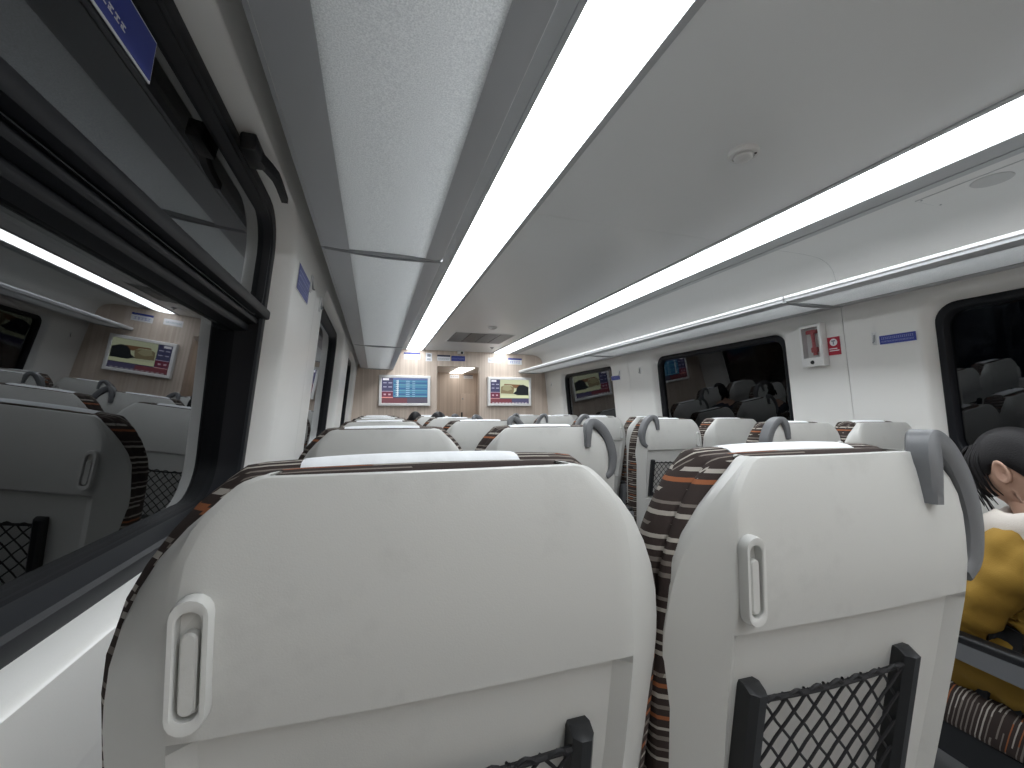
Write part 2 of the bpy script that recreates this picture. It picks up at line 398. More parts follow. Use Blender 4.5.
# ------------------------------------------------------------------ luggage racks
def rack(s, a, b, label):
    t = thing('luggage_rack', label, 'luggage rack', (cove_x(s, 2.15), a, H+.55), group='luggage racks')
    def X(x): return cove_x(s, x)-cove_x(s, 2.15)
    L = b-a
    def strip(nm, pr, m, y0=0, y1=None):
        bm = B(); loft(bm, [[(X(x), y, z) for x, z in pr] for y in (y0, L if y1 is None else y1)], True, True, True); return obj(nm, bm, m, t)
    strip('front_lip', [(1.956, .009), (1.950, .012), (1.949, .019), (1.953, .025), (1.964, .025), (1.964, .012)], LIP, .004, L-.004)
    strip('front_rail', [(1.957, -.003), (1.954, .015), (1.967, .015), (2.016, .010), (2.016, -.008), (1.985, -.010)], RACKM, .004, L-.004)
    strip('shelf_panel', [(2.016, -.007), (2.016, .004), (2.272, .008), (2.272, -.002)], RACKP, .004, L-.004)
    strip('rear_rail', [(2.272, -.005), (2.272, .012), (2.362, .020), (2.362, .003)], RACKM, .004, L-.004)
    # curved end strips where two units meet
    for k, yb in ((-1, .0), (1, L)):
        bm = B(); rg = []
        for i in range(9):
            u = i/8; x = 1.955+(2.352-1.955)*u
            y = yb-k*.004-k*.016*math.sin(math.pi*min(u*1.15, 1))*(1 if k > 0 else .0)
            z = -.006+.010*u-.010*math.sin(math.pi*u)
            rg.append([(X(x), y-.0035, z-.004), (X(x), y+.0035, z-.004), (X(x), y+.0035, z+.014), (X(x), y-.0035, z+.014)])
        loft(bm, rg, True, True, True); obj('end_strip', bm, METAL, t)
    return t
SEG = {1: [YB+.02, 1.648, 3.83, 5.885], -1: [YB+.02, 1.56, 3.81, 5.885]}
for s, sd in ((-1, 'left'), (1, 'right')):
    for i in range(3):
        rack(s, SEG[s][i]+.002, SEG[s][i+1]-.002, ('frosted luggage rack above the %s windows, ' % sd)+('nearest section', 'middle section', 'far section at the end wall')[i])

# ------------------------------------------------------------------ seats
WT = [(-.0537, .141), (-.0546, .146), (-.0560, .150), (-.0590, .155), (-.066, .1635), (-.076, .175), (-.090, .190), (-.112, .2085), (-.137, .224), (-.165, .2375),
      (-.195, .246), (-.225, .250), (-.239, .251), (-.247, .2515), (-.262, .2515), (-.34, .250), (-.44, .244), (-.528, .2375), (-.540, .2365), (-.546, .236), (-.56, .2345), (-.66, .227), (-.76, .221), (-.79, .215)]
def lerp_w(z):
    if z >= WT[0][0]: return WT[0][1]
    for (z0, w0), (z1, w1) in zip(WT, WT[1:]):
        if z <= z0 and z >= z1: return w0+(w1-w0)*(z0-z)/(z0-z1)
    return WT[-1][1]
def yface(z):
    y = .165*max(0, -.20-z)
    if z > -.17: y += .017*((z+.17)/.1165)**2
    return y
def sm(t): t = max(0, min(1, t)); return t*t*(3-2*t)
def make_seat(hook_side, aisle_side, handle, net_x, S):
    """one seat in local coordinates: +y is the way the passenger faces, origin on the floor under the back shell"""
    t = bpy.data.objects.new('train_seat', None); C.objects.link(t)
    # --- back shell
    bm = B(); rows = []
    zs = [z for z, _ in WT]
    for z in zs:
        w = lerp_w(z); k = sm((-.053-z)/.15); bv = .002+.053*k; d = .008+.042*k
        wf = w-bv; y0 = yface(z); c = min(.193, wf-.004); ci = c-.016
        inn = .013 if -.2475 < z-0 and False else (.013 if (-.541 < z < -.2465) else 0.)
        if z in (-.239, -.546): inn = 0.
        half = [(w-.006, d+.02, 0), (w, d+.010, 0), (w, d, 0), (w-.003, d*.80, 0), (wf+(w-wf)*.50, d*.40, 0), (wf+.004, d*.05+.002, 0), (wf-.003, -.0005, 0),
                (c, -.001, 0), (ci, -.002, 1), (ci*.72, -.003, 1), (ci*.36, -.005, 1)]
        row = [(-x, y0+y+inn*f, z) for x, y, f in half]+[(0, y0-.0055+inn, z)]+[(x, y0+y+inn*f, z) for x, y, f in half[::-1]]
        rows.append([(x, y, H+zz) for x, y, zz in row])
    # rounded-over top edge
    top = [[(x*.985, y+.012, z+.0002) for x, y, z in rows[0]]]
    top0 = [[(x*.96, y+.030, z-.006) for x, y, z in rows[0]]]
    loft(bm, top0+top+rows, False)
    # shelf below the recessed panel
    box(bm, -.172, .172, yface(-.54)-.002, yface(-.54)+.016, H-.552, H-.540, .003)
    obj('back_shell', bm, SHELL, t, ang=28)
    # --- coat hook
    hx = hook_side*.176; hz = -.179; hy = yface(hz)-.0045
    def pill(hw, hh, n=8):
        out = []
        for k in range(n+1): a = math.pi*k/n; out.append((hx+hw*math.cos(a), H+hz+hh-hw+hw*math.sin(a)))
        for k in range(n+1): a = math.pi+math.pi*k/n; out.append((hx+hw*math.cos(a), H+hz-hh+hw+hw*math.sin(a)))
        return out
    bm = B(); rg = []
    for hw, hh, dy in ((.0134, .0468, .004), (.0132, .0466, -.0042), (.0122, .0456, -.0072), (.0092, .0420, -.0072), (.0082, .0376, -.0060), (.0080, .0374, .0036)):
        rg.append([(x, hy+dy, z) for x, z in pill(hw, hh)])
    loft(bm, rg, True, False, True)
    hk = obj('coat_hook', bm, HOOKM, t)
    bm = B(); rg = []
    for hw, hh, dy, up in ((.0056, .0285, .003, -.006), (.0056, .0285, -.0038, -.006), (.0042, .0271, -.0052, -.006)):
        rg.append([(x, hy+dy, z+up) for x, z in pill(hw, hh)])
    loft(bm, rg, True, False, True); obj('hook_tongue', bm, SHELL, hk)
    # --- padded backrest in striped fabric
    bm = B(); rings = []
    tz = [(-.79), -.70, -.56, -.44, -.34, -.28, -.22, -.19, -.16, -.135, -.11, -.09, -.078, -.068, -.061, -.058]
    def outl(e, up, y, sh=0.):
        P = []
        for z in tz:
            f = sm((z+.30)/.22); P.append((lerp_w(z)+(e*(.3+.7*sm((z+.265)/.10)) if e > 0 else e), z+up*f))
        w0, z0 = P[-1]
        P += [(w0*.9, z0+.0025), (w0*.72, z0+.0040), (w0*.4, z0+.0048)]
        full = [(-x, z) for x, z in P]+[(0, z0+.0052)]+[(x, z) for x, z in P[::-1]]
        return [(x*(1-sh), yface(z)*.85+y, H+z) for x, z in full]
    for e, up, y in ((-.012, -.008, .036), (-.001, -.001, .043), (.006, .0010, .050), (.0062, .0012, .056), (.003, -.001, .0595), (.003, -.001, .062), (.009, .002, .066), (.0145, .005, .075), (.016, .006, .086), (.0135, .005, .098), (.005, .0, .112), (-.010, -.011, .124), (-.040, -.034, .133)):
        rings.append(outl(e, up, y))
    rings.append(outl(-.09, -.07, .137, 0)); rings.append(outl(-.10, -.08, .136, .5))
    vr = loft(bm, rings, False)
    try: bm.faces.new(vr[-1])
    except ValueError: pass
    obj('backrest_cushion', bm, BACKF, t, ang=60)
    # --- white head cover lying over the top
    bm = B(); rg = []
    a0, a1, nn = -.120, .098, 46
    for i in range(nn+1):
        x = a0+(a1-a0)*i/nn; zt = -.0552-.0032*(abs(x)/.12)**3; wv = .0012*math.sin(x*90)+.0008*math.sin(x*230+1)
        sc_ = .0015*abs(math.sin(x*math.pi/.0062*.5))
        pr = [(.058, zt+.0050-sc_*1.6), (.067, zt+.0085+wv*.7), (.079, zt+.0102+wv*.4), (.094, zt+.0102), (.110, zt+.0070), (.125, zt-.003), (.136, zt-.026), (.1415, zt-.075), (.1435, zt-.16)]
        rg.append([(x, y+yface(zt), H+z) for y, z in pr]+[(x, y-.001+yface(zt), H+z-.002) for y, z in pr[::-1]])
    loft(bm, rg, True, True, True)
    obj('head_cover', bm, CLOTH, t, ang=50)
    # --- net pocket
    n0, n1 = net_x; zt, zb = -.318, -.520
    bm = B(); yb_ = yface(zb); yt_ = yface(zt)
    tube(bm, [(n0+.01, yb_+.004, H+zb), (n1-.01, yb_+.004, H+zb)], .009, 8)
    pk = obj('net_pocket', bm, BLACK, t)
    for x, sg in ((n0, 1), (n1, -1)):
        bm = B(); rg = []
        for z, g in ((zb-.012, 0), (zb, 1), (zt-.004, 1), (zt+.012, 1), (zt+.018, .4)):
            y = yface(z)+.013
            rg.append([(x-.011+.003*(1-g), y, H+z), (x-.011, y-.016*g-.004, H+z), (x-.005, y-.024*g-.004, H+z), (x+.005, y-.024*g-.004, H+z), (x+.011, y-.016*g-.004, H+z), (x+.011-.003*(1-g), y, H+z)])
        loft(bm, rg, True, True, True); obj('pocket_post', bm, BLACK, pk)
    bm = B(); m0, m1 = n0+.009, n1-.009; st = .0315
    def yn(z): return yface(z)-.004
    k = -8
    rnd = random.Random(3)
    while k < 20:
        for sg in (1, -1):
            pts = []
            for q in range(13):
                z = zt+(zb-zt)*q/12; x = m0+k*st+sg*(q/12)*(zt-zb)*.86
                if sg < 0: x = m1-k*st-(q/12)*(zt-zb)*.86
                wob = .0012*math.sin(q*2.1+k)
                pts.append((x+wob, z))
            seg = []
            for a, b in zip(pts, pts[1:]):
                if a[0] < m0 and b[0] < m0 or a[0] > m1 and b[0] > m1: continue
                def cl(p, o):
                    for lim in (m0, m1):
                        if (p[0]-lim)*(o[0]-lim) < 0: 
                            f = (lim-p[0])/(o[0]-p[0]); return (lim, p[1]+(o[1]-p[1])*f)
                    return p
                aa = cl(a, b) if not m0 <= a[0] <= m1 else a; bb = cl(b, a) if not m0 <= b[0] <= m1 else b
                if not seg: seg.append(aa)
                seg.append(bb)
            if len(seg) > 1:
                tube(bm, [(x, yn(z)+(.0012*sg), H+z) for x, z in seg], .0018, 5, False)
        k += 1
    obj('net', bm, CORD, pk)
    bm = B(); pts = []
    N = 40
    for i in range(N+1):
        x = m0+(m1-m0)*i/N; pts.append((x, yn(zt)-.001, H+zt-.004*math.sin(math.pi*i/N)))
    tube(bm, pts, .0032, 6)
    for i in range(8):
        x = m0+(i+.5)*st
        if x < m1: tube(bm, [(x-.010, yn(zt)-.002, H+zt-.003), (x-.005, yn(zt)-.004, H+zt+.002), (x, yn(zt)-.004, H+zt+.0035), (x+.005, yn(zt)-.004, H+zt+.002), (x+.010, yn(zt)-.002, H+zt-.003)], .0022, 5)
    obj('pocket_cord', bm, CORD, pk)
    # --- grab handle on the aisle shoulder
    if handle:
        g = aisle_side
        path = catmull([(.122, -.106), (.124, -.075), (.127, -.045), (.140, -.032), (.158, -.034), (.182, -.050), (.206, -.080), (.222, -.115), (.230, -.150), (.229, -.180), (.222, -.203), (.206, -.216)], 4)
        path = [(p[0], p[1]) for p in [(v.x, v.y) for v in catmull([(a, b, 0) for a, b in [(.121, -.118), (.123, -.085), (.128, -.055), (.139, -.0405), (.155, -.041), (.176, -.055), (.197, -.082), (.212, -.115), (.220, -.150), (.219, -.180), (.212, -.203), (.194, -.218)]], 4)]]
        n = len(path); rg = []
        bm = B()
        for i, (x, z) in enumerate(path):
            x0, z0 = path[max(i-1, 0)]; x1, z1 = path[min(i+1, n-1)]
            tx, tz_ = x1-x0, z1-z0; l = math.hypot(tx, tz_); nx, nz = -tz_/l, tx/l
            u = i/(n-1); th = .0105+.0045*math.sin(math.pi*u); ya = -.014+.012*sm(u*3-.2); yb2 = .022+.026*sm((u-.15)*3)
            if u < .12: th *= .9
            pr = [(-th, ya+.004), (-th*.6, ya), (th*.6, ya), (th, ya+.004), (th, yb2-.005), (th*.6, yb2), (-th*.6, yb2), (-th, yb2-.005)]
            rg.append([(g*(x+nx*a), b+.002, H+z+nz*a) for a, b in pr])
        loft(bm, rg, True, True, True)
        obj('grab_handle', bm, GREY, t, ang=45)
    # --- seat cushion, base
    bm = B(); rg = []
    for y, hh, ww in ((.135, -.02, .205), (.145, .0, .213), (.20, .006, .216), (.30, .004, .217), (.40, .006, .217), (.50, .012, .216), (.545, .006, .212), (.568, -.012, .205), (.575, -.035, .195)):
        zt_ = -.780+hh; zb_ = -.890+max(0, (y-.5)*.35)
        pr = [(-ww+.006, zb_), (-ww, zb_+.012), (-ww-.003, (zt_+zb_)/2), (-ww, zt_-.02), (-ww+.012, zt_-.004), (-ww*.7, zt_+.002), (0, zt_-.004), (ww*.7, zt_+.002), (ww-.012, zt_-.004), (ww, zt_-.02), (ww+.003, (zt_+zb_)/2), (ww, zb_+.012), (ww-.006, zb_)]
        rg.append([(x, y, H+z) for x, z in pr])
    loft(bm, rg, True, True, True); obj('seat_cushion', bm, SEATF, t, ang=50)
    bm = B()
    prism(bm, [(.12, H-.85), (.16, H-.90), (.50, H-.89), (.53, H-.905), (.45, H-.98), (.20, H-1.0), (.10, H-.96)], 'x', -.205, .205)
    zf = H-H/S
    prism(bm, [(.20, H-.99), (.40, H-.98), (.42, zf+.05), (.47, zf), (.12, zf), (.18, zf+.05)], 'x', -.05, .05)
    obj('seat_base', bm, BLACK, t, smooth=False)
    # --- armrest on the aisle side
    g = aisle_side; xa = g*(.268 if handle else .2535)
    bm = B()
    prism(bm, [(.075, H-.585), (.43, H-.582), (.455, H-.592), (.452, H-.612), (.41, H-.628), (.12, H-.640), (.07, H-.650)], 'x', xa-.017, xa+.017)
    prism(bm, [(.07, H-.60), (.12, H-.60), (.16, H-.86), (.09, H-.86)], 'x', xa-.014, xa+.014)
    box(bm, min(xa, g*.20), max(xa, g*.20), .10, .15, H-.84, H-.80)
    bmesh.ops.translate(bm, verts=bm.verts, vec=(0, 0, -.035))
    ar = obj('armrest', bm, GREY, t, ang=40)
    bm = B(); box(bm, xa-.020, xa+.020, .085, .450, H-.623, H-.598, .009, seg=3); obj('arm_pad', bm, BLACK, ar)
    for ch in [t]+list(t.children_recursive):
        if ch.type == 'MESH':
            for v in ch.data.vertices: v.co = Vector((v.co.x*S, v.co.y*S, H+(v.co.z-H)*S))
    return t
ORD = ['nearest', 'second', 'third', 'fourth', 'fifth', 'sixth']
protos = {'LW': make_seat(-1, 1, False, (-.100, .140), 1.0), 'LA': make_seat(-1, 1, True, (-.158, .088), 1.0), 'RA': make_seat(1, -1, True, (-.145, .105), .95), 'RW': make_seat(1, -1, False, (-.145, .105), .95)}
used = set()
LY = [.380, 1.300, 2.175, 3.05, 3.925, 4.80]; RY = [.43, 1.345, 2.19, 3.05, 3.91, 4.77]
LX = {'LW': .054, 'LA': .562}; RX = {'RA': 1.702, 'RW': 2.178}
for r in range(6):
    for key in ('LW', 'LA', 'RA', 'RW'):
        y = LY[r] if key[0] == 'L' else RY[r]; x = LX[key] if key[0] == 'L' else RX[key]
        if key[0] == 'L' and r: x -= (.018 if key == 'LW' else .014)
        if key in used: o = copy_tree(protos[key])
        else: o = protos[key]; used.add(key)
        o.location = (x, y, 0)
        side = 'left' if key[0] == 'L' else 'right'
        if key[1] == 'W': lab = 'white-backed %s window seat with brown striped fabric, %s row from the camera' % (side, ORD[r])
        else: lab = 'white-backed seat with grey aisle handle, %s of the aisle, %s row from the camera' % (side, ORD[r])
        tag(o, lab, 'seat', 'train seats left of the aisle' if key[0] == 'L' else 'train seats right of the aisle')

# ------------------------------------------------------------------ monitors on the end wall
def monitor(x0, x1, z0, z1, left, label):
    cx, cz = (x0+x1)/2, (z0+z1)/2
    t = thing('wall_monitor', label, 'screen', (cx, YE, H+cz), group='wall monitors on the end wall')
    w2, h2 = (x1-x0)/2, (z1-z0)/2; b = .036
    bm = B()
    rg = []
    for o, y in ((0, -.002), (0, -.052), (-.006, -.058), (-b+.004, -.058), (-b, -.050)):
        rg.append([(px*(w2+o), y, pz*(h2+o)) for px, pz in ((-1, -1), (1, -1), (1, 1), (-1, 1))])
    loft(bm, rg, True, True, False); obj('monitor_frame', bm, WHITE, t, smooth=False)
    sw, sh = w2-b, h2-b
    mats = []; bm = B()
    def quad(u0, u1, v0, v1, c, lay=1, s=1.):
        if c not in [q[0] for q in mats]: mats.append((c, scr('screen_colour', c, s)))
        mi = [q[0] for q in mats].index(c)
        poly([(u0, v0), (u1, v0), (u1, v1), (u0, v1)], mi, lay)
    def poly(p, mi, lay):
        f = bm.faces.new([bm.verts.new((-sw+2*sw*u, -.050-lay*.0004, -sh+2*sh*v)) for u, v in p]); f.material_index = mi
    def cpoly(p, c, lay):
        if c not in [q[0] for q in mats]: mats.append((c, scr('screen_colour', c)))
        poly(p, [q[0] for q in mats].index(c), lay)
    quad(0, 1, 0, 1, (.045, .05, .11), 0)
    # side column with the time and the next stops
    quad(0, .24, .45, 1, (.055, .055, .13)); quad(0, .24, .24, .45, (.16, .025, .055))
    quad(.02, .15, .90, .98, (.85, .85, .92), 2)
    for v in (.78, .62): quad(.03, .10, v, v+.035, (.45, .45, .6), 2); quad(.14, .22, v, v+.035, (.45, .45, .6), 2)
    quad(.0, .24, .455, .475, (.55, .45, .6), 2); quad(.04, .09, .31, .37, (.6, .42, .5), 2); quad(.14, .19, .31, .37, (.6, .42, .5), 2)
    if left:
        quad(.24, 1, .24, 1, (.05, .18, .33))
        quad(.24, 1, .93, 1, (.12, .17, .38), 2)
        for i in range(9):
            v = .26+i*.075
            quad(.26, .99, v, v+.032, ((.13, .38, .47), (.025, .10, .28), (.07, .28, .44))[i % 3], 2)
            quad(.30, .36, v+.006, v+.03, (.70, .82, .88), 3); quad(.52, .60, v+.006, v+.026, (.42, .66, .82), 3); quad(.66, .72, v+.006, v+.026, (.35, .58, .75), 3)
        quad(.335, .352, .28, .92, (.72, .85, .92), 4)
        quad(0, .24, .205, .24, (.80, .33, .30), 2); quad(0, .55, 0, .205, (.17, .055, .07)); quad(.55, 1, 0, .205, (.09, .08, .12))
    else:
        quad(.245, 1, .22, 1, (.58, .62, .42))
        cpoly([(.26, .42), (.27, .70), (.36, .76), (.52, .74), (.62, .68), (.60, .50), (.58, .40)], (.24, .20, .11), 2)
        cpoly([(.30, .58), (.34, .76), (.50, .74), (.56, .60), (.44, .52)], (.36, .34, .20), 3)
        cpoly([(.34, .77), (.36, .82), (.78, .80), (.74, .68), (.64, .64), (.54, .76)], (.22, .12, .06), 3)
        cpoly([(.58, .42), (.66, .52), (.68, .66), (.75, .78), (.85, .80), (.99, .70), (.99, .35), (.70, .35)], (.012, .016, .018), 4)
        quad(.26, .99, .235, .335, (.68, .72, .46), 5)
        quad(0, .24, .195, .22, (.70, .35, .36), 2)
        quad(0, .55, .0, .195, (.20, .055, .07)); quad(.55, 1, 0, .195, (.09, .085, .16))
        for i in range(11): quad(.05+i*.085, .10+i*.085, .01, .045, (.55, .50, .55), 2)
    o = obj('screen', bm, [q[1] for q in mats], t, smooth=False)
    return t
monitor(.047, .703, .066, .467, True, 'white-framed monitor showing a blue timetable, left of the end doorway')
monitor(1.495, 2.132, .070, .475, False, 'white-framed monitor showing a dark and tan picture, right of the end doorway')

# ------------------------------------------------------------------ signs
def sign(cx, cy, cz, w, h, normal, label, base, parts, rim=None, name='wall_sign', tilt=0, cat='sign', group=None):
    """flat sign; parts: (u0,u1,v0,v1,material) in 0..1"""
    mats = [base]; bm = B(); th = .003
    box(bm, -w/2, w/2, -th, 0, -h/2, h/2)
    if rim:
        mats.append(rim)
        box(bm, -w/2-.003, w/2+.003, -th*.6, 0, -h/2-.003, h/2+.003, mi=1)
    for p in parts:
        if p[4] not in mats: mats.append(p[4])
        mi = mats.index(p[4])
        if isinstance(p[0], (list, tuple)):
            continue
        box(bm, -w/2+p[0]*w, -w/2+p[1]*w, -th-.0006, -th+.0002, -h/2+p[2]*h, -h/2+p[3]*h, mi=mi)
    o = obj(name, bm, mats, smooth=False)
    o.location = (cx, cy, H+cz)
    yaw = {'-y': 0, '-x': -math.pi/2, '+x': math.pi/2}[normal]
    o.rotation_euler = Matrix.Rotation(yaw, 3, 'Z').to_euler() if not tilt else (Matrix.Rotation(tilt, 3, 'Y') @ Matrix.Rotation(yaw, 3, 'Z')).to_euler()
    tag(o, label, cat, group); return o
rr = random.Random(11)
def dashes(v0, v1, u0, u1, n, m, fill=.7):
    out = []; st = (u1-u0)/n
    for i in range(n):
        a = u0+i*st; b = a+st*fill; mid = (v0+v1)/2
        out.append((a, b, v1-(v1-v0)*.22, v1, m)); out.append((a+st*fill*.38, a+st*fill*.58, v0, v1, m)); out.append((a, b, v0, v0+(v1-v0)*.2, m))
        if i % 2: out.append((a, a+st*.16, v0, mid, m))
    return out
yb = YE
head = [(0, 1, .74, 1, SIGNB)]+[(.05+i*.09, .11+i*.09, .83, .91, SIGNW) for i in range(3)]
sign(.462, yb, .732, .210, .091, '-y', 'white sign with a blue header above the left monitor', SIGNW, head+dashes(.22, .55, .08, .92, 5, SIGNK, .6))
em = [(.25, .75, .55, .85, SIGNK), (.35, .65, .62, .78, SIGNW), (.2, .8, .25, .32, SIGNK), (.2, .8, .14, .2, SIGNK)]
sign(.685, yb, .725, .083, .112, '-y', 'small white square notice between the left signs and the doorway signs', SIGNW, em)
sign(.885, yb, .721, .178, .080, '-y', 'grey and white sign with a dark header above the left of the doorway', SIGNW, [(0, 1, .72, 1, NAVY)]+dashes(.2, .45, .06, .94, 12, SIGNK))
sign(1.084, yb, .720, .190, .070, '-y', 'plain blue sign above the middle of the end doorway', SIGNB, dashes(.35, .62, .06, .94, 13, SIGNT))
sign(1.602, yb, .714, .190, .070, '-y', 'plain white sign above the left end of the right monitor', SIGNW, dashes(.36, .6, .08, .92, 9, SIGNK))
sign(1.903, yb, .708, .208, .090, '-y', 'white sign with a blue header above the right monitor', SIGNW, [(0, 1, .74, 1, SIGNB)]+dashes(.2, .52, .12, .9, 5, SIGNT, .75))
sign(1.245, 7.10, .565, .155, .055, '-y', 'white sign on the vestibule wall left of the light', SIGNW, dashes(.36, .62, .08, .92, 8, SIGNK))
sign(1.475, 7.10, .567, .155, .060, '-y', 'white sign with a dark top edge on the vestibule wall', SIGNW, [(0, 1, .82, 1, NAVY)]+dashes(.3, .56, .1, .9, 7, SIGNK))
TL = math.atan(.096)
bl = dashes(.56, .80, .05, .95, 17, SIGNT)+dashes(.22, .38, .05, .95, 24, SIGNT)
sign(XW(1, .348)-.0008, 1.412, .348, .152, .042, '-x', 'blue strip sign on the right wall beside the nearest right window', SIGNB, bl, SIGNW, tilt=-TL)
sign(XW(1, .342)-.0008, 3.965, .342, .165, .042, '-x', 'blue strip sign on the right wall beside the far right window', SIGNB, bl, SIGNW, tilt=-TL)
sign(XW(-1, .418)+.0008, 1.565, .418, .215, .078, '+x', 'blue sign on the left wall pillar past the near window', SIGNB, bl, SIGNW, tilt=TL)
st = [(.50, .54, .55, .85, SIGNW), (.46, .58, .48, .54, SIGNW), (.48, .56, .6, .68, SIGNW)]+dashes(.20, .34, .30, .80, 12, SIGNW)
sign(XW(-1, .470)-.0668, .524, .470, .31, .054, '+x', 'blue sticker with a white rim on the upper pane of the near left window', SIGNB, st, SIGNW, name='window_sticker', tilt=TL)

# red notice and emergency hammer box
def local_right(y, z): return (XW(1, z), y, H+z)
o = sign(XW(1, .353)-.0008, 1.712, .353, .066, .098, '-x', 'small red notice with a white disc beside the emergency hammer box', SIGNR, [(.1, .9, .22, .27, SIGNT), (.1, .75, .33, .38, SIGNT)], tilt=-TL)
bm = bmesh.new(); bm.from_mesh(o.data)
cyl(bm, (0, -.0028, .020), (0, -1, 0), .020, .020, .0016, 24, 1)
box(bm, -.003, .003, -.0052, -.0040, .008, .030, mi=2); box(bm, -.010, .010, -.0052, -.0040, .024, .031, mi=2)
o.data.materials.clear()
for m_ in (SIGNR, SIGNW, SIGNK): o.data.materials.append(m_)
bm.to_mesh(o.data); bm.free()
t = thing('hammer_box', 'white box holding a red emergency hammer on the right wall', 'emergency hammer box', (XW(1, .37)-.001, 1.812, H+.37))
t.rotation_euler = (Matrix.Rotation(-TL, 3, 'Y') @ Matrix.Rotation(-math.pi/2, 3, 'Z')).to_euler()
bm = B(); w2, h2 = .064, .118; dp = -.042
rg = []
for (a, b, c_, d_), y in (((-w2, w2, -h2, h2), 0), ((-w2, w2, -h2, h2), dp+.004), ((-w2+.004, w2-.004, -h2+.004, h2-.004), dp), ((-w2+.016, w2-.016, -h2+.050, h2-.016), dp), ((-w2+.018, w2-.018, -h2+.052, h2-.018), -.008)):
    rg.append([(a, y, c_), (b, y, c_), (b, y, d_), (a, y, d_)])
loft(bm, rg, True, True, True); obj('box_body', bm, WHITE, t, smooth=False)
bm = B()
box(bm, -.030, .030, -.034, -.012, .066, .088, .004)
tube(bm, [(.004, -.024, .075), (.006, -.024, .02), (.010, -.024, -.055)], [.010, .0085, .011], 10)
box(bm, -.008, .026, -.034, -.014, -.040, -.010, .005)
obj('hammer', bm, RED, t)
bm = B(); box(bm, -w2+.016, w2-.016, dp+.001, dp+.002, -h2+.050, h2-.016); obj('cover_pane', bm, glass('clear_cover', 1.4, (.93, .93, .93)), t, smooth=False)
bm = B(); cyl(bm, (0, dp, -.094), (0, -1, 0), .011, .009, .005); obj('latch_knob', bm, BLACK, t)
# wall coat hooks
def wall_hook(s, y, z, label):
    t = thing('wall_hook', label, 'hook', (XW(s, z)-s*.0005, y, H+z), group='small coat hooks on the walls')
    t.rotation_euler = (Matrix.Rotation(-s*TL, 3, 'Y') @ Matrix.Rotation(-s*math.pi/2, 3, 'Z')).to_euler()
    bm = B(); rg = []
    for o_, yy in ((0, .0), (0, -.004), (-.004, -.006), (-.0055, -.001)):
        rg.append([(x, yy, zz) for x, zz in rrect(-.012-o_, .012+o_, -.033-o_, .033+o_, .0119+o_, 6)])
    loft(bm, rg, True, False, True); p = obj('hook_plate', bm, LIP, t)
    bm = B(); tube(bm, [(0, -.002, .018), (0, -.006, .0), (0, -.010, -.018), (0, -.016, -.020)], .0035, 8); obj('hook_pin', bm, METAL, p)
wall_hook(1, 1.510, .362, 'metal coat hook on the right wall beside the near blue strip sign')
wall_hook(1, 3.528, .380, 'metal coat hook on the right wall before the far panel seam')
wall_hook(1, 3.880, .388, 'metal coat hook above the far blue strip sign on the right')
wall_hook(1, 5.673, .372, 'metal coat hook on the right wall next to the end wall')
wall_hook(-1, 1.705, .462, 'metal coat hook beside the blue sign on the left wall')
wall_hook(-1, 1.985, .452, 'metal coat hook on the left wall before the middle window')

# ceiling fittings
def detector(x, y, label, z=ZC, r=.046):
    t = thing('smoke_detector', label, 'smoke detector', (x, y, H+z), group='round ceiling detectors')
    bm = B(); seg = 28; rg = []
    for rr_, zz in ((r, .0), (r, -.008), (r*.93, -.013), (r*.72, -.015), (r*.70, -.010), (r*.62, -.010), (r*.60, -.020), (r*.45, -.026), (r*.2, -.028)):
        rg.append([(rr_*math.cos(2*math.pi*k/seg), rr_*math.sin(2*math.pi*k/seg), zz) for k in range(seg)])
    loft(bm, rg, True, True, True); obj('detector_body', bm, COVE, t)
    bm = B(); cyl(bm, (r*.45, -r*.6, -.014), (0, 0, -1), .004, .003, .003, 10); obj('indicator', bm, BLACK, t)
detector(1.100, 1.050, 'round white smoke detector on the ceiling in front of the camera')
detector(1.087, 4.080, 'round grey detector on the ceiling just before the air vent')
t = thing('air_vent', 'rectangular ceiling air vent with four louvre panels near the end wall', 'vent', (1.115, 4.75, H+ZC))
bm = B(); rg = []
for o_, z in ((0, .001), (0, -.004), (-.012, -.006), (-.018, .0005)):
    rg.append([(x, y, z) for x, y in rrect(-.340-o_, .340+o_, -.335-o_, .335+o_, .01, 2)])
loft(bm, rg, True, False, False); obj('vent_frame', bm, CEIL, t, smooth=False)
for i in range(4):
    bm = B(); x0 = -.320+i*.161
    box(bm, x0, x0+.155, -.318, .318, -.0015, .0005)
    for k in range(22): 
        y = -.31+k*.0288; box(bm, x0+.004, x0+.151, y, y+.012, -.005, -.001, mi=1)
    obj('louvre', bm, [DARK, TRIM if i % 2 == 0 else METAL], t, smooth=False)
t = thing('dome_camera', 'small dome camera at the top of the end wall', 'camera', (1.115, YE-.001, H+.800))
bm = B(); box(bm, -.045, .045, -.05, 0, -.018, .019, .008); obj('camera_body', bm, WHITE, t)
bm = B(); bmesh.ops.create_uvsphere(bm, u_segments=16, v_segments=10, radius=.018)
bmesh.ops.translate(bm, verts=bm.verts, vec=(.012, -.05, -.006)); obj('lens', bm, BLACK, t)
t = thing('sprinkler', 'small ceiling nozzle between the air vent and the end wall', 'nozzle', (1.434, 5.408, H+ZC))
bm = B(); cyl(bm, (0, 0, 0), (0, 0, -1), .026, .022, .008, 18); cyl(bm, (0, 0, -.008), (0, 0, -1), .010, .007, .014, 12); obj('nozzle_body', bm, METAL, t)
